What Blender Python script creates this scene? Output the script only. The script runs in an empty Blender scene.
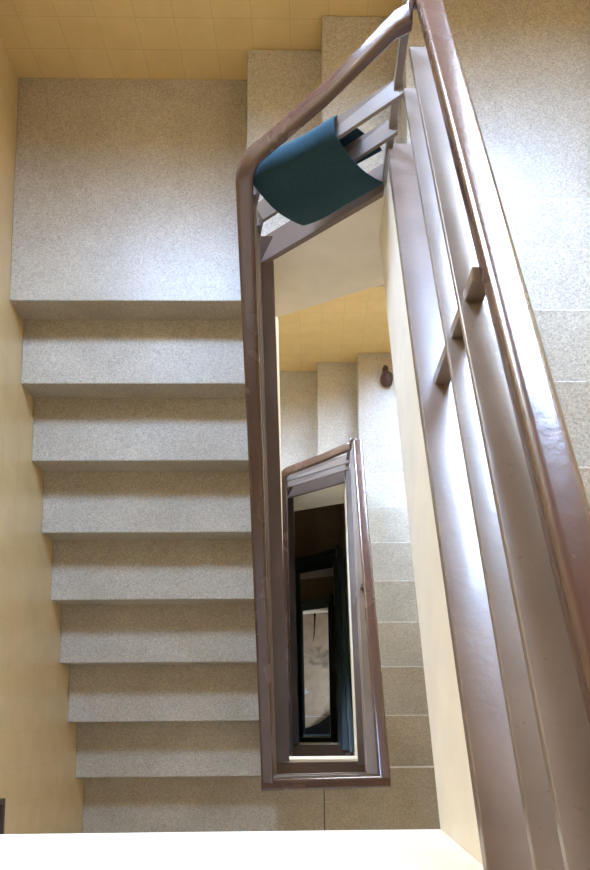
import bpy, bmesh, math, random
from mathutils import Vector, Matrix, Euler

random.seed(4)
FILL_TOP, FILL_LOW = 15, 7  # strengths of the added warm fill lights
K = 1.12                      # metres per drawing unit
T, R = .28, .1556             # tread, riser of the long flights
TX, A0 = .2947, -.2428        # short corner flight: tread, first riser
Y0, Y1, YB, YF = 1.6877, 1.7126, 2.6677, -1.40
XL, XR = -1.2039, 1.36
S = 19 * R                    # storey height
H = 3.0578                    # eye height above the corner landing
SL = R / T
ZTOP = 11 * R + 2.75
ZG = 11 * R - 4 * S           # ground floor
C = bpy.context.scene.collection

# ------------------------------------------------------------------ materials
def newmat(name):
    m = bpy.data.materials.new(name); m.use_nodes = True
    nt = m.node_tree; b = nt.nodes['Principled BSDF']
    tc = nt.nodes.new('ShaderNodeTexCoord')
    return m, nt, b, tc
def ramp(nt, fac, stops):
    r = nt.nodes.new('ShaderNodeValToRGB')
    el = r.color_ramp.elements
    while len(el) < len(stops): el.new(.5)
    for e, (p, c) in zip(el, stops):
        e.position = p; e.color = (*c, 1)
    nt.links.new(fac, r.inputs[0]); return r.outputs[0]
def noise(nt, tc, scale, detail=3, rough=.55, vec=None):
    n = nt.nodes.new('ShaderNodeTexNoise'); n.inputs['Scale'].default_value = scale
    n.inputs['Detail'].default_value = detail; n.inputs['Roughness'].default_value = rough
    nt.links.new(vec or tc.outputs['Object'], n.inputs['Vector']); return n
def mix(nt, a, b, fac, mode='MIX'):
    m = nt.nodes.new('ShaderNodeMix'); m.data_type = 'RGBA'; m.blend_type = mode
    for s, v in ((0, fac), (6, a), (7, b)):
        if isinstance(v, (int, float)): m.inputs[s].default_value = v
        elif isinstance(v, tuple): m.inputs[s].default_value = (*v, 1)
        else: nt.links.new(v, m.inputs[s])
    return m.outputs[2]
def bump(nt, b, h, st, dist=.002):
    n = nt.nodes.new('ShaderNodeBump'); n.inputs['Strength'].default_value = st
    n.inputs['Distance'].default_value = dist
    nt.links.new(h, n.inputs['Height']); nt.links.new(n.outputs[0], b.inputs['Normal'])

def terrazzo(name, base, rough=.47):
    m, nt, b, tc = newmat(name)
    v = nt.nodes.new('ShaderNodeTexVoronoi'); v.inputs['Scale'].default_value = 240
    nt.links.new(tc.outputs['Object'], v.inputs['Vector'])
    sep = nt.nodes.new('ShaderNodeSeparateColor'); nt.links.new(v.outputs['Color'], sep.inputs[0])
    d = tuple(x * .62 for x in base); l = tuple(min(.8, x * 1.28) for x in base)
    chips = ramp(nt, sep.outputs[0], [(0, d), (.16, tuple(x * .85 for x in base)), (.55, base), (.8, tuple(x * 1.12 for x in base)), (1, l)])
    big = noise(nt, tc, 3.2, 4)
    tint = ramp(nt, big.outputs['Fac'], [(.3, (.86, .84, .80)), (.7, (1.06, 1.06, 1.05))])
    col = mix(nt, chips, tint, 1.0, 'MULTIPLY')
    nt.links.new(col, b.inputs['Base Color'])
    b.inputs['Roughness'].default_value = rough
    return m
def tile(name, base, grout, axes, size=.165):
    m, nt, b, tc = newmat(name)
    sp = nt.nodes.new('ShaderNodeSeparateXYZ'); nt.links.new(tc.outputs['Object'], sp.inputs[0])
    cb = nt.nodes.new('ShaderNodeCombineXYZ')
    nt.links.new(sp.outputs[axes[0]], cb.inputs[0]); nt.links.new(sp.outputs[axes[1]], cb.inputs[1])
    br = nt.nodes.new('ShaderNodeTexBrick'); br.offset = 0
    nt.links.new(cb.outputs[0], br.inputs['Vector'])
    br.inputs['Scale'].default_value = 1; br.inputs['Mortar Size'].default_value = .0016
    br.inputs['Mortar Smooth'].default_value = .4
    br.inputs['Brick Width'].default_value = size; br.inputs['Row Height'].default_value = size
    br.inputs['Color1'].default_value = (*base, 1)
    br.inputs['Color2'].default_value = (base[0] * .96, base[1] * .95, base[2] * .92, 1)
    br.inputs['Mortar'].default_value = (*grout, 1)
    n = noise(nt, tc, 9, 4)
    t = ramp(nt, n.outputs['Fac'], [(.3, (.93, .92, .9)), (.7, (1.03, 1.03, 1.03))])
    nt.links.new(mix(nt, br.outputs['Color'], t, 1., 'MULTIPLY'), b.inputs['Base Color'])
    b.inputs['Roughness'].default_value = .3
    bump(nt, b, br.outputs['Fac'], -.35, .001)
    return m
def plaster(name, base, rough=.6, var=.1):
    m, nt, b, tc = newmat(name)
    n = noise(nt, tc, 6, 5)
    nt.links.new(ramp(nt, n.outputs['Fac'], [(.25, tuple(x * (1 - var) for x in base)), (.75, tuple(min(.95, x * (1 + var * .5)) for x in base))]), b.inputs['Base Color'])
    b.inputs['Roughness'].default_value = rough
    f = noise(nt, tc, 70, 3); bump(nt, b, f.outputs['Fac'], .12, .002)
    return m
def paint(name, base, worn, rough, amount=.62, coat=0., bumps=.25):
    """brown gloss paint over timber or steel: chips, runs and pits"""
    m, nt, b, tc = newmat(name)
    n = noise(nt, tc, 7, 3, .5)
    col = ramp(nt, n.outputs['Fac'], [(.3, tuple(x * .9 for x in base)), (.7, tuple(x * 1.08 for x in base))])
    c = noise(nt, tc, 60, 5, .7)
    chip = ramp(nt, c.outputs['Fac'], [(amount, (0, 0, 0)), (amount + .05, (1, 1, 1))])
    col = mix(nt, col, worn, chip)
    nt.links.new(col, b.inputs['Base Color'])
    rr = ramp(nt, n.outputs['Fac'], [(.3, (rough * .92,) * 3), (.7, (rough * 1.1,) * 3)])
    nt.links.new(rr, b.inputs['Roughness'])
    b.inputs['Coat Weight'].default_value = coat; b.inputs['Coat Roughness'].default_value = .12
    v = noise(nt, tc, 45, 4, .6)
    bump(nt, b, v.outputs['Fac'], bumps, .003)
    return m
def cloth_mat():
    m, nt, b, tc = newmat('teal_felt')
    n = noise(nt, tc, 220, 3, .7)
    nt.links.new(ramp(nt, n.outputs['Fac'], [(.3, (.008, .023, .031)), (.7, (.02, .048, .062))]), b.inputs['Base Color'])
    b.inputs['Roughness'].default_value = .9
    b.inputs['Sheen Weight'].default_value = .35; b.inputs['Sheen Roughness'].default_value = .4
    b.inputs['Sheen Tint'].default_value = (.25, .6, .75, 1)
    b.inputs['Specular IOR Level'].default_value = .2
    bump(nt, b, n.outputs['Fac'], .5, .002)
    return m
def plain(name, c, rough=.5):
    m, nt, b, tc = newmat(name)
    n = noise(nt, tc, 30, 4)
    nt.links.new(ramp(nt, n.outputs['Fac'], [(.3, tuple(x * .85 for x in c)), (.7, tuple(min(1, x * 1.1) for x in c))]), b.inputs['Base Color'])
    b.inputs['Roughness'].default_value = rough; return m
def ground_mat():
    m, nt, b, tc = newmat('ground_cement')
    n = noise(nt, tc, 5, 5, .6)
    col = ramp(nt, n.outputs['Fac'], [(.25, (.46, .31, .17)), (.7, (.70, .50, .30))])
    st = noise(nt, tc, 2.3, 3)
    col = mix(nt, col, (.16, .10, .06), ramp(nt, st.outputs['Fac'], [(.60, (0, 0, 0)), (.70, (.8, .8, .8))]))
    nt.links.new(col, b.inputs['Base Color']); b.inputs['Roughness'].default_value = .6
    return m
def glass_mat():
    m = bpy.data.materials.new('window_glass'); m.use_nodes = True
    nt = m.node_tree; nt.nodes.clear()
    o = nt.nodes.new('ShaderNodeOutputMaterial'); mx = nt.nodes.new('ShaderNodeMixShader')
    t = nt.nodes.new('ShaderNodeBsdfTransparent'); g = nt.nodes.new('ShaderNodeBsdfGlossy')
    g.inputs['Roughness'].default_value = .03
    mx.inputs[0].default_value = .06
    nt.links.new(t.outputs[0], mx.inputs[1]); nt.links.new(g.outputs[0], mx.inputs[2]); nt.links.new(mx.outputs[0], o.inputs[0])
    return m

TERR = terrazzo('terrazzo_step', (.385, .34, .268))
TERRF = terrazzo('terrazzo_landing', (.37, .32, .245), .36)
TILE_B = tile('yellow_tile_back', (.64, .455, .20), (.47, .33, .145), (0, 2))
TILE_L = tile('yellow_tile_side', (.63, .475, .24), (.55, .41, .20), (1, 2))
CREAM = plaster('cream_paint', (.80, .735, .61), .5)
WHITE = plaster('white_paint', (.82, .78, .70), .7)
HAND = paint('handrail_paint', (.078, .038, .028), (.2, .16, .13), .26, .67, .5, .2)
RAIL = paint('rail_paint', (.19, .15, .125), (.12, .095, .08), .32, .64, .35, .25)
CAPM = paint('cap_paint', (.165, .118, .092), (.28, .24, .2), .36, .68, .2, .25)
CAPD = paint('dark_cap_paint', (.085, .052, .040), (.2, .16, .13), .38, .72, .2, .2)
DARKW = paint('dark_wood', (.06, .032, .022), (.12, .08, .06), .4)
TEALRAIL = paint('dark_teal_rail', (.035, .06, .062), (.06, .08, .08), .45, .72, .0, .2)  # darker teal colour for the railings of the two lowest storeys
CLOTH = cloth_mat()
GLASS = glass_mat()
GROUND = ground_mat()
DARK = plain('dark_matte', (.014, .011, .009), 1.)
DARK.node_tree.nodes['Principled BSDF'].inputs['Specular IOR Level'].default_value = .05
GREYP = plain('grey_board', (.25, .25, .25), .5)
POUCH = plain('brown_leather', (.055, .022, .016), .6)
PAPER = plain('white_paper', (.8, .8, .76), .6)
FRAMEM = plain('window_frame_paint', (.30, .2, .13), .4)

# ------------------------------------------------------------------ mesh helpers
def bm_box(bm, x0, x1, y0, y1, z0, z1, bev=0.0):
    b2 = bmesh.new()
    vs = [b2.verts.new((x, y, z)) for x in (x0, x1) for y in (y0, y1) for z in (z0, z1)]
    for f in ((0, 1, 3, 2), (4, 6, 7, 5), (0, 4, 5, 1), (2, 3, 7, 6), (0, 2, 6, 4), (1, 5, 7, 3)):
        b2.faces.new([vs[i] for i in f])
    if bev: bmesh.ops.bevel(b2, geom=list(b2.edges), offset=bev, segments=2, affect='EDGES', profile=.6)
    merge(bm, b2)
def merge(bm, b2):
    bmesh.ops.recalc_face_normals(b2, faces=b2.faces)
    me = bpy.data.meshes.new('tmp'); b2.to_mesh(me); b2.free(); bm.from_mesh(me); bpy.data.meshes.remove(me)
def bm_prism(bm, poly, axis, a0, a1, bev=0.0):
    """poly of 2-D points in the two other axes, extruded along axis"""
    b2 = bmesh.new()
    def P(a, p):
        return {'X': (a, p[0], p[1]), 'Y': (p[0], a, p[1]), 'Z': (p[0], p[1], a)}[axis]
    lo = [b2.verts.new(P(a0, p)) for p in poly]; hi = [b2.verts.new(P(a1, p)) for p in poly]
    n = len(poly)
    b2.faces.new(lo); b2.faces.new(hi[::-1])
    for i in range(n): b2.faces.new((lo[i], lo[(i + 1) % n], hi[(i + 1) % n], hi[i]))
    if bev: bmesh.ops.bevel(b2, geom=list(b2.edges), offset=bev, segments=2, affect='EDGES')
    merge(bm, b2)
def round_rect(w, h, r, n=5):
    pts = []
    for cx, cy, a in ((w / 2 - r, h / 2 - r, 0), (-w / 2 + r, h / 2 - r, 90), (-w / 2 + r, -h / 2 + r, 180), (w / 2 - r, -h / 2 + r, 270)):
        for i in range(n + 1):
            t = math.radians(a + 90 * i / n); pts.append((cx + r * math.cos(t), cy + r * math.sin(t)))
    return pts
def bm_sweep(bm, path, prof):
    """profile (side, up) carried along the path; up stays vertical, corners mitred"""
    b2 = bmesh.new(); rings = []
    P = [Vector(p) for p in path]
    for i, p in enumerate(P):
        d0 = (P[i] - P[i - 1]) if i else P[1] - P[0]
        d1 = (P[i + 1] - P[i]) if i < len(P) - 1 else d0
        h0 = Vector((d0.x, d0.y)).normalized(); h1 = Vector((d1.x, d1.y)).normalized()
        m = (h0 + h1).normalized(); c = max(.4, m.dot(h0))
        s = Vector((m.y, -m.x, 0)) / c
        rings.append([b2.verts.new(p + s * a + Vector((0, 0, u))) for a, u in prof])
    n = len(prof)
    for r0, r1 in zip(rings, rings[1:]):
        for k in range(n): b2.faces.new((r0[k], r0[(k + 1) % n], r1[(k + 1) % n], r1[k]))
    b2.faces.new(rings[0][::-1]); b2.faces.new(rings[-1])
    merge(bm, b2)
def obj(name, bm, mat, parent=None, smooth=False, flat_angle=40):
    """ONE mesh object; geometry given in drawing units of the whole place"""
    base = Vector(parent['base']) if parent is not None and 'base' in parent else None
    if parent is None:
        co = [v.co.copy() for v in bm.verts]
        base = Vector(((min(c.x for c in co) + max(c.x for c in co)) / 2, (min(c.y for c in co) + max(c.y for c in co)) / 2, min(c.z for c in co)))
    for v in bm.verts: v.co = (v.co - base) * K
    me = bpy.data.meshes.new(name); bm.to_mesh(me); bm.free()
    me.materials.append(mat)
    if smooth:
        for p in me.polygons: p.use_smooth = True
        try: me.set_sharp_from_angle(angle=math.radians(flat_angle))
        except Exception: pass
    o = bpy.data.objects.new(name, me); C.objects.link(o)
    if parent is not None: o.parent = parent
    else: o.location = base * K
    return o
def thing(name, base, label, cat, group=None):
    o = bpy.data.objects.new(name, None); C.objects.link(o)
    o.empty_display_size = .1; o.location = Vector(base) * K; o['base'] = list(base)
    tag(o, label, cat, group); return o
def tag(o, label, cat, group=None):
    o['label'] = label; o['category'] = cat
    if group: o['group'] = group
    return o
def struct(name, bm, mat, smooth=False, label=None):
    o = obj(name, bm, mat, None, smooth); o['kind'] = 'structure'
    if label: o['label'] = label
    return o
def dup(root, dz, label):
    r = root.copy(); C.objects.link(r); r.location = root.location + Vector((0, 0, dz * K))
    if label: r['label'] = label
    for ch in list(root.children):
        c = ch.copy(); C.objects.link(c); c.parent = r
        for g in list(ch.children):
            d = g.copy(); C.objects.link(d); d.parent = c
    return r

# ------------------------------------------------------------------ walls, floors, ceiling
WIN = []                                             # (x0, x1, z0, z1) openings of the back wall
for n in (0, -1):
    WIN.append((-1.15, -.20, 1.32 + n * S, 2.28 + n * S))
    WIN.append((.55, 1.28, (1.45 if n == 0 else 1.15) + n * S, (2.65 if n == 0 else 2.25) + n * S))
bm = bmesh.new()
xs = sorted({XL - .15, XR + .15, -1.15, -.20, .55, 1.28})
for x0, x1 in zip(xs, xs[1:]):
    xm = (x0 + x1) / 2
    cuts = sorted((w[2], w[3]) for w in WIN if w[0] < xm < w[1])
    z = ZG - .2
    for a, b in cuts + [(ZTOP + .2, None)]:
        bm_box(bm, x0, x1, YB, YB + .2, z, a); z = b
bmesh.ops.remove_doubles(bm, verts=bm.verts, dist=1e-5)
wb = struct('wall_back', bm, TILE_B)
bm = bmesh.new(); bm_box(bm, XL - .15, XL, YF - .15, YB, ZG - .2, ZTOP + .2); struct('wall_left', bm, TILE_L)
DY0, DY1, DZ0, DZ1 = .3, .8, ZG + .85, ZG + 1.25       # unseen opening added to let sky light onto the ground floor
bm = bmesh.new()
bm_box(bm, XR, XR + .15, YF - .15, DY0, ZG - .2, ZTOP + .2); bm_box(bm, XR, XR + .15, DY1, YB, ZG - .2, ZTOP + .2)
bm_box(bm, XR, XR + .15, DY0, DY1, DZ1, ZTOP + .2); bm_box(bm, XR, XR + .15, DY0, DY1, ZG - .2, DZ0)
struct('wall_right', bm, TILE_L)
bm = bmesh.new(); bm_box(bm, XL, XR, YF - .15, YF, ZG - .2, ZTOP + .2); struct('wall_front', bm, WHITE)
bm = bmesh.new(); bm_box(bm, XL, XR, YF, YB, ZTOP, ZTOP + .2); struct('ceiling', bm, WHITE)
bm = bmesh.new(); bm_box(bm, XL, XR, YF, YB, ZG - .2, ZG); struct('floor', bm, GROUND, label='stained cement ground floor at the bottom of the stairwell')

# windows
def window(x0, x1, z0, z1):
    y0, y1 = YB + .07, YB + .13
    base = ((x0 + x1) / 2, YB + .1, z0)
    root = bpy.data.objects.new('window_%d' % (window.n), None); window.n += 1
    C.objects.link(root); root.location = Vector(base) * K; root['base'] = list(base); root['kind'] = 'structure'
    bm = bmesh.new(); f = .04
    bm_box(bm, x0, x1, y0, y1, z0, z0 + f); bm_box(bm, x0, x1, y0, y1, z1 - f, z1)
    bm_box(bm, x0, x0 + f, y0, y1, z0 + f, z1 - f); bm_box(bm, x1 - f, x1, y0, y1, z0 + f, z1 - f)
    xm = (x0 + x1) / 2
    bm_box(bm, xm - .015, xm + .015, y0, y1, z0 + f, z1 - f)
    obj('frame', bm, FRAMEM, root)
    bm = bmesh.new(); bm_box(bm, x0 + f, x1 - f, YB + .098, YB + .102, z0 + f, z1 - f); obj('pane', bm, GLASS, root)
    portal(((x0 + x1) / 2, YB + .16, (z0 + z1) / 2), x1 - x0, z1 - z0, (0, -1, 0))
window.n = 1
def portal(loc, w, h, d):
    l = bpy.data.lights.new('sky_portal', 'AREA'); l.shape = 'RECTANGLE'; l.size = w * K; l.size_y = h * K
    l.cycles.is_portal = True
    o = bpy.data.objects.new('sky_portal', l); C.objects.link(o); o.location = Vector(loc) * K
    o.rotation_euler = Vector(d).to_track_quat('-Z', 'Z').to_euler()
for w in WIN: window(*w)
portal((XR + .16, (DY0 + DY1) / 2, (DZ0 + DZ1) / 2), DY1 - DY0, DZ1 - DZ0, (-1, 0, 0))

# storey landings -------------------------------------------------------------
for n in (0, -1, -2, -3):
    z = n * S
    bm = bmesh.new(); bm_box(bm, XL, A0, Y0, YB, z - .17, z, .004)
    struct('floor', bm, TERRF, label='square terrazzo corner landing at the head of the left flight')
    bm = bmesh.new(); bm_box(bm, A0 + 2 * TX, XR, Y1, YB, z + 3 * R - .17, z + 3 * R, .004)
    struct('floor', bm, TERRF, label='terrazzo corner landing at the foot of the right flight')
    zt = z + 11 * R
    e = -.22 if n == 0 else Y0 - 7 * T
    bm = bmesh.new(); bm_box(bm, XL, .058, YF, min(e, -.2723), zt - .17, zt, .003)
    bm_box(bm, .0625, XR, YF, Y1 - 7 * T, zt - .17, zt, .003)
    struct('floor', bm, TERRF, label='terrazzo storey landing cut by a dark joint')
    bm = bmesh.new(); bm_box(bm, .05, .07, YF, -.29, zt - .1, zt - .004); struct('trim_1', bm, DARK)
# cream edge beam of every storey landing
for n in (0, -1, -2, -3):
    zt = n * S + 11 * R
    bm = bmesh.new()
    x0 = XL if n == 0 else -.132
    ye = -.197 if n == 0 else -.188
    bm_box(bm, x0, .30, ye - .11, ye, zt - .15, zt + (.262 if n == 0 else .185), .006)
    struct('trim_2', bm, CREAM, label='cream painted edge of the storey landing')

# ------------------------------------------------------------------ flights
def left_flight():
    t = thing('stair_flight', (-.7, .7, -8 * R), '', 'stairs', 'left flights')
    for k in range(1, 8):
        bm = bmesh.new()
        bm_box(bm, XL, -.17, Y0 - k * T, Y0 - (k - 1) * T + .02, -(k + 1) * R - .02, -k * R, .005)
        obj('step', bm, TERR, t)
    bm = bmesh.new()
    bm_prism(bm, [(Y0 + .02, -R - .02), (Y0 - 7 * T, -8 * R - .02), (Y0 - 7 * T, -8 * R - .2), (Y0 + .02, -R - .2)], 'X', XL, -.2)
    obj('underside', bm, CREAM, t)
    bm = bmesh.new()
    f = lambda y: (y - Y0) * SL
    bm_prism(bm, [(1.66, f(1.66) + .47), (-.187, f(-.187) + .24), (-.187, f(-.187) - .12), (1.66, f(1.66) - .12)], 'X', -.215, -.132)
    obj('stringer', bm, CREAM, t)
    return t
def short_flight():
    t = thing('stair_flight', (0, 2.2, 0), '', 'stairs', 'corner flights')
    for i in range(2):
        bm = bmesh.new()
        bm_box(bm, A0 + i * TX, A0 + (i + 1) * TX + .02, 1.66, YB - .002, i * R + .05 * (1 - i), (i + 1) * R, .005)
        obj('step', bm, TERR, t)
    bm = bmesh.new()
    zc = lambda x: .57 + .97 * x
    bm_prism(bm, [(-.19, zc(-.19)), (.325, zc(.325)), (.325, .31), (.228, .262), (-.19, .005)], 'Y', 1.597, 1.675)
    obj('stringer', bm, CREAM, t)
    bm = bmesh.new()
    bm_prism(bm, [(-.22, -.002), (A0 + 2 * TX, .30), (A0 + 2 * TX, .28), (-.22, -.03)], 'Y', 1.67, YB - .002)
    obj('underside', bm, CREAM, t)
    return t
def fr(y): return 4 * R + (Y1 - y) * SL           # nosing line of a right flight
def right_flight():
    t = thing('stair_flight', (.85, .7, 3 * R), '', 'stairs', 'right flights')
    for j in range(7):
        bm = bmesh.new()
        bm_box(bm, .29, XR - .004, Y1 - (j + 1) * T - .02, Y1 - j * T, (3 + j) * R - .02, (4 + j) * R, .005)
        obj('step', bm, TERR, t)
    bm = bmesh.new()
    bm_prism(bm, [(Y1, 3 * R - .02), (Y1 - 7 * T, 10 * R - .02), (Y1 - 7 * T, 10 * R - .2), (Y1, 3 * R - .2)], 'X', .30, XR - .004)
    obj('underside', bm, CREAM, t)
    bm = bmesh.new()
    bm_prism(bm, [(1.596, fr(1.596) + .24), (-.196, fr(-.196) + .29), (-.196, fr(-.196) - .11), (1.596, fr(1.596) - .11)], 'X', .232, .325)
    obj('stringer', bm, CREAM, t)
    return t
left, short, right = left_flight(), short_flight(), right_flight()
left['label'] = 'broad left flight of pale terrazzo steps descending along the yellow wall'
short['label'] = 'upper corner flight of two brown-grey steps behind the teal cloth'
right['label'] = 'brightly lit white terrazzo flight beyond the thick right handrail'
LB = {-1: ('terrazzo flight one floor down hidden under the broad left flight',
           'lower corner flight of two steps seen through the well below the teal cloth',
           'lower right flight with pale nosing lines between the nested railing and the cream stringer'),
      -2: ('left flight two floors down in the dark well', 'dark corner flight seen inside the small lower railing', 'right flight two floors down in the dark well'),
      -3: ('left flight that reaches the ground floor', 'deepest dark corner flight above the ground floor', 'right flight three floors down in the dark well')}
for n in LB:
    for r, l in zip((left, short, right), LB[n]): dup(r, n * S, l)

# ------------------------------------------------------------------ railing
HP = round_rect(.052, .046, .014)
BP = round_rect(.056, .016, .0015, 1)
XC, XRR, YS = -.192, .278, 1.635
zl = lambda y, h: (y - Y0) * SL + h
def railing():
    t = thing('stair_railing', (0, .7, -8 * R), '', 'railing', 'stair railings')
    # handrail of the left run bending into the short corner run
    p = [(XC - .004, -.262, zl(-.262, .60)), (XC, .9, zl(.9, .76)), (XC, 1.575, zl(1.575, .90))]
    cx, r = XC + .055, .055
    for a in range(0, 91, 15):
        q = math.radians(180 - a)
        p.append((cx + r * math.cos(q), 1.58 + (YS - 1.58) * math.sin(q), zl(1.58, .905) + .085 * a / 90))
    p += [(.05, YS, 1.145), (.205, YS, 1.35), (.235, YS + .004, 1.365)]
    bm = bmesh.new(); bm_sweep(bm, p, HP); obj('handrail', bm, HAND, t, True)
    # right-hand run
    p = [(XRR + .002, 1.665, 1.388), (XRR + .014, 1.0, fr(1.0) + .715), (XRR + .045, -.25, fr(-.25) + .645)]
    bm = bmesh.new(); bm_sweep(bm, p, round_rect(.057, .046, .014)); obj('handrail', bm, HAND, t, True)
    # short return tying the two together
    p = [(.236, 1.63, 1.352), (.237, 1.665, 1.357), (.246, 1.685, 1.36), (.262, 1.685, 1.365), (XRR, 1.655, 1.37)]
    bm = bmesh.new(); bm_sweep(bm, p, round_rect(.02, .034, .008, 3)); obj('return_loop', bm, HAND, t, True)
    # flat bars
    for h0, h1, zs in ((.43, .62, (.64, 1.035)), (.53, .785, (.79, 1.17))):
        bm = bmesh.new(); bm_sweep(bm, [(XC, -.235, zl(-.235, h0)), (XC, 1.60, zl(1.60, h1)), (XC + .03, YS, zs[0]), (.245, YS, zs[1])], BP)
        obj('flat_bar', bm, RAIL, t)
    for h, ye in ((.475, 1.655), (.605, 1.655)):
        bm = bmesh.new(); bm_sweep(bm, [(XRR, ye, fr(ye) + h), (XRR, -.235, fr(-.235) + h - .01)], BP)
        obj('flat_bar', bm, RAIL, t)
    # stringer caps
    bm = bmesh.new(); bm_sweep(bm, [(-.16, -.187, zl(-.187, .255)), (-.176, 1.62, zl(1.62, .475)), (-.176, 1.66, zl(1.66, .48))], round_rect(.10, .03, .002, 1)); obj('stringer_cap', bm, CAPD, t)
    bm = bmesh.new(); bm_sweep(bm, [(-.185, YS, .405), (.226, YS, .805)], round_rect(.092, .03, .002, 1)); obj('stringer_cap', bm, CAPM, t)
    bm = bmesh.new(); bm_sweep(bm, [(XRR + .006, 1.655, fr(1.655) + .265), (XRR + .006, .7, fr(.7) + .262), (XRR + .006, -.215, fr(-.215) + .30)], round_rect(.116, .03, .002, 1)); obj('stringer_cap', bm, CAPM, t)
    # posts
    def post(x, y, z0, z1, w=.036, d=.03):
        bm = bmesh.new(); bm_box(bm, x - w / 2, x + w / 2, y - d / 2, y + d / 2, z0, z1, .003); obj('post', bm, RAIL, t)
    post(XC, 1.60, .4, zl(1.6, .9)); post(XC, .66, zl(.66, .35), zl(.66, .71))
    post(.232, 1.645, .8, 1.36, .02, .03); post(XRR - .002, .71, fr(.71) + .25, fr(.71) + .68, .032, .024)
    return t
def cross_railing(t, zc, x0, zh0, zh1):
    """level run along the edge of a storey landing, closing the well"""
    yc = -.271
    xe = .35
    bm = bmesh.new(); bm_sweep(bm, [(x0, yc, zh0), (xe, yc, zh1)], HP); obj('handrail', bm, HAND, t, True)
    for d in (.13, .26):
        bm = bmesh.new(); bm_sweep(bm, [(x0, yc, zh0 - d), (xe - .03, yc, zh1 - d)], BP); obj('flat_bar', bm, RAIL, t)
    bm = bmesh.new(); bm_sweep(bm, [(x0 + .001, yc + .012, zc), (xe + .003, yc + .012, zc)], round_rect(.115, .03, .002, 1)); obj('stringer_cap', bm, CAPD, t)
    for x in (XC, XRR + .02):
        bm = bmesh.new(); bm_box(bm, x - .018, x + .018, yc - .015, yc + .015, zc, (zh0 if x < 0 else zh1), .003); obj('post', bm, RAIL, t)
rail = railing()
lower = dup(rail, -S, None)
cross_railing(rail, -8 * R + .20, -.222, -.478, -.604)
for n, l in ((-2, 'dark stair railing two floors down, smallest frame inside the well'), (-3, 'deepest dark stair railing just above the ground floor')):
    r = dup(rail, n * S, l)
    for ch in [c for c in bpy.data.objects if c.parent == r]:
        ch.material_slots[0].link = 'OBJECT'; ch.material_slots[0].material = TEALRAIL
# lower railing gets the same level run
for ch in [c for c in rail.children if c.name.split('.')[0] in ('handrail', 'flat_bar', 'stringer_cap', 'post')][-6:]:
    c = ch.copy(); C.objects.link(c); c.parent = lower
rail['label'] = 'nearest brown stair railing with thick handrail running down the right side and round the well'
lower['label'] = 'smaller brown stair railing one floor down, framing the dark well'
top = thing('stair_railing', (-.4, -.24, 11 * R), 'level railing on the top landing edge behind the viewer, above the cream curb', 'railing', None)
cross_railing(top, 11 * R + .278, XL + .002, 11 * R + .70, 11 * R + .70)

# ------------------------------------------------------------------ teal cloth over the short rail
def cloth():
    e1 = Vector((.79, 0, .613)).normalized(); e2 = Vector((.69, 0, -.72)); ny = Vector((0, 1, 0))
    O = Vector((-.172, YS, .835))
    W = .315
    prof = []                                             # (y offset, distance down)
    back = [(.046, .22), (.048, .15), (.044, .08), (.038, .02)]
    topc = [(.026, -.006), (0, -.012), (-.026, -.006)]
    front = [(-.042, .012), (-.058, .045), (-.070, .085), (-.075, .12), (-.073, .155), (-.068, .19), (-.062, .222)]
    prof = back + topc + front
    bm = bmesh.new(); NU = 26; grid = []
    for i in range(NU + 1):
        u = i / NU; col = []
        for k, (y, d) in enumerate(prof):
            w = math.sin(u * 9 + k * .5) * .0025 + (math.sin(u * 3.1 + 1) * .004 if k > 8 else 0)
            dd = d * (1 + .03 * math.sin(u * 5)) 
            col.append(bm.verts.new(O + e1 * (u * W) + e2 * dd + ny * (y - w)))
        grid.append(col)
    for i in range(NU):
        for k in range(len(prof) - 1):
            bm.faces.new((grid[i][k], grid[i + 1][k], grid[i + 1][k + 1], grid[i][k + 1]))
    bmesh.ops.recalc_face_normals(bm, faces=bm.faces)
    o = obj('cloth', bm, CLOTH, None, True, 80)
    m = o.modifiers.new('thick', 'SOLIDIFY'); m.thickness = .006; m.offset = 0
    s = o.modifiers.new('sub', 'SUBSURF'); s.levels = 1; s.render_levels = 2
    tag(o, 'stiff dark teal cloth draped over the flat bars of the short corner railing', 'cloth')
cloth()

# ------------------------------------------------------------------ small things
def pouch():
    z = 3 * R - S
    t = thing('leather_pouch', (.55, 2.48, z), 'small dark brown rounded pouch lying on the lower landing beside the cream stringer', 'pouch')
    def blob(x, y, rx, ry, rz, seed):
        bm = bmesh.new(); bmesh.ops.create_uvsphere(bm, u_segments=24, v_segments=14, radius=1)
        for v in bm.verts:
            c = v.co; w = 1 + .06 * math.sin(5 * c.x + seed) * math.cos(4 * c.y + seed)
            zz = c.z if c.z > 0 else c.z * .5
            v.co = Vector((x + c.x * rx * w, y + c.y * ry * w, z + rz * .5 + zz * rz))
        return bm
    obj('body', blob(.553, 2.455, .046, .062, .05, 1), POUCH, t, True, 80)
    obj('neck', blob(.546, 2.53, .022, .035, .028, 3), POUCH, t, True, 80)
pouch()
def wall_board():
    t = thing('wall_board', (XL + .02, -.6, -.09), 'dark wooden framed grey board on the left wall above the lower landing', 'board')
    y0, y1, z0, z1, f = -.95, -.28, -.085, .41, .022
    bm = bmesh.new()
    bm_box(bm, XL, XL + .03, y0, y1, z0, z0 + f, .003); bm_box(bm, XL, XL + .03, y0, y1, z1 - f, z1, .003)
    bm_box(bm, XL, XL + .03, y0, y0 + f, z0 + f, z1 - f, .003); bm_box(bm, XL, XL + .03, y1 - f, y1, z0 + f, z1 - f, .003)
    obj('frame', bm, DARKW, t)
    bm = bmesh.new(); bm_box(bm, XL + .001, XL + .014, y0 + f, y1 - f, z0 + f, z1 - f); obj('panel', bm, GREYP, t)
wall_board()
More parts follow.
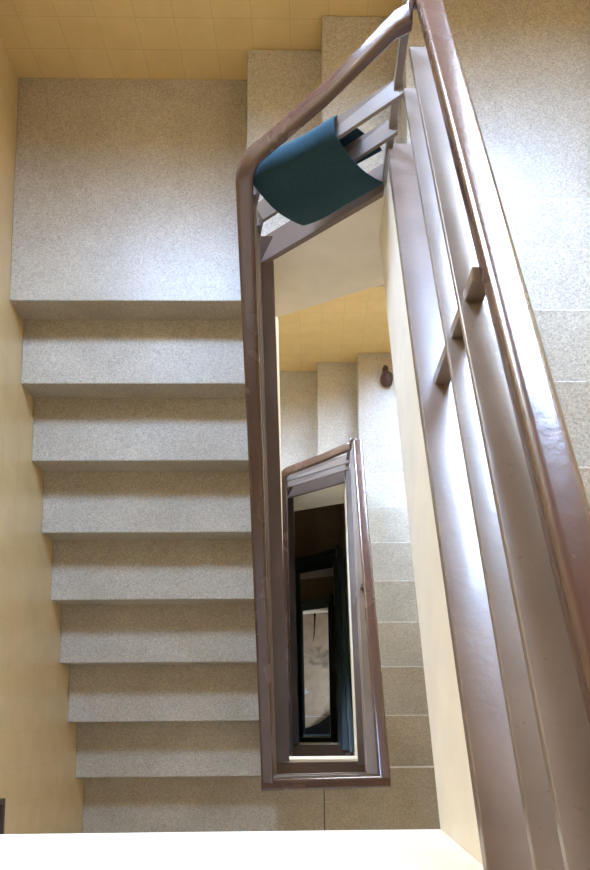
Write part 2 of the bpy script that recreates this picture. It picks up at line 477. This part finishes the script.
# on the ground floor at the bottom of the well
bm = bmesh.new()
vs = [bm.verts.new(v) for v in ((-.13, .44, ZG + .004), (-.06, .47, ZG + .012), (-.11, .56, ZG + .004))]
b = bm.faces.new(vs); ex = bmesh.ops.extrude_face_region(bm, geom=[b])
for v in ex['geom']:
    if isinstance(v, bmesh.types.BMVert): v.co.z += .003
bmesh.ops.recalc_face_normals(bm, faces=bm.faces)
tag(obj('paper_scrap', bm, PAPER), 'tiny white scrap of paper on the ground floor at the left edge of the well', 'paper')
bm = bmesh.new()
bm_sweep(bm, [(-.2 + .6 * i / 20, .085 - .10 * max(0, (i - 11) / 9) ** 2 , ZG + .008) for i in range(21)], round_rect(.014, .012, .005, 3))
tag(obj('cable', bm, PAPER, None, True), 'thin pale curved cable lying on the ground floor at the foot of the well', 'cable')
bm = bmesh.new()
bm_prism(bm, [(.03, 1.86), (.075, 1.86), (.06, 1.62), (.045, 1.42), (.02, 1.30), (.035, 1.5), (.04, 1.7)], 'Z', ZG + .001, ZG + .004)
tag(obj('floor_crack', bm, DARK), 'dark narrow crack stain on the ground floor far down the well', 'crack')
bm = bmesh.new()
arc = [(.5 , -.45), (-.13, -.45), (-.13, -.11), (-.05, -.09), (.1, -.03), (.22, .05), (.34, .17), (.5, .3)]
bm_prism(bm, arc, 'Z', ZG, ZG + .14, .004)  # low black block with a curved far edge
tag(obj('dark_curve', bm, DARK), 'dark curved low block on the ground floor at the near end of the well', 'step')

# ------------------------------------------------------------------ light, camera
def fill_mat(name, st):
    m = bpy.data.materials.new(name); m.use_nodes = True
    b = m.node_tree.nodes['Principled BSDF']
    b.inputs['Base Color'].default_value = (.8, .75, .6, 1)
    b.inputs['Emission Color'].default_value = (1, .58, .24, 1); b.inputs['Emission Strength'].default_value = st
    return m
def fill_lamp(x, y, z, st, label):  # fill light added out of view to warm the ambient tone
    t = thing('fill_light', (x, y, z), label, 'light')
    bm = bmesh.new(); bmesh.ops.create_cone(bm, cap_ends=True, segments=32, radius1=.19, radius2=.2, depth=.03)
    bmesh.ops.translate(bm, verts=bm.verts, vec=(x, y, z - .015)); obj('base', bm, WHITE, t)
    bm = bmesh.new(); bmesh.ops.create_uvsphere(bm, u_segments=24, v_segments=12, radius=.17)
    for v in bm.verts: v.co.z = min(v.co.z, 0) * .5
    bmesh.ops.translate(bm, verts=bm.verts, vec=(x, y, z - .03)); obj('globe', bm, fill_mat('warm_globe', st), t, True)
fill_lamp(-.3, .6, ZTOP, FILL_TOP, 'added round warm fill light above the stairwell')
fill_lamp(.25, -.9, 11 * R - .17, FILL_LOW, 'added round warm fill light under the top landing')
fill_lamp(.25, -.9, 11 * R - .17 - S, FILL_LOW * .5, 'added round warm fill light under the landing one floor down')
w = bpy.data.worlds.new('World'); bpy.context.scene.world = w; w.use_nodes = True
bg = w.node_tree.nodes['Background']
tcw = w.node_tree.nodes.new('ShaderNodeTexCoord'); sp = w.node_tree.nodes.new('ShaderNodeSeparateXYZ')
w.node_tree.links.new(tcw.outputs['Generated'], sp.inputs[0])
rp = w.node_tree.nodes.new('ShaderNodeValToRGB'); w.node_tree.links.new(sp.outputs[2], rp.inputs[0])
el = rp.color_ramp.elements
el[0].position = 0; el[0].color = (.50, .55, .60, 1)
el[1].position = .12; el[1].color = (.46, .655, 1.0, 1)
e = el.new(.8); e.color = (.42, .62, 1.0, 1)
w.node_tree.links.new(rp.outputs[0], bg.inputs[0]); bg.inputs[1].default_value = 128

F = 800.
th, ro, ya, cx, cy = .1185, -.022, -.0088, 35.04, 191.4
cam = bpy.data.cameras.new('Camera'); co = bpy.data.objects.new('Camera', cam); C.objects.link(co)
cam.sensor_fit = 'AUTO'; cam.sensor_width = 36; cam.lens = F / 870 * 36
cam.shift_x = -cx / 870; cam.shift_y = cy / 870
cam.clip_start = .02
Rm = Matrix.Rotation(ya, 4, 'Z') @ Matrix.Rotation(ro, 4, 'Y') @ Matrix.Rotation(th, 4, 'X')
co.matrix_world = Matrix.Translation((0, 0, H * K)) @ Rm
sc = bpy.context.scene; sc.camera = co
sc.view_settings.view_transform = 'Standard'; sc.view_settings.look = 'None'
sc.view_settings.gamma = 1; sc.view_settings.use_curve_mapping = False
sc.view_settings.exposure = -.5
sc.cycles.max_bounces = 12; sc.cycles.diffuse_bounces = 8; sc.cycles.transparent_max_bounces = 8
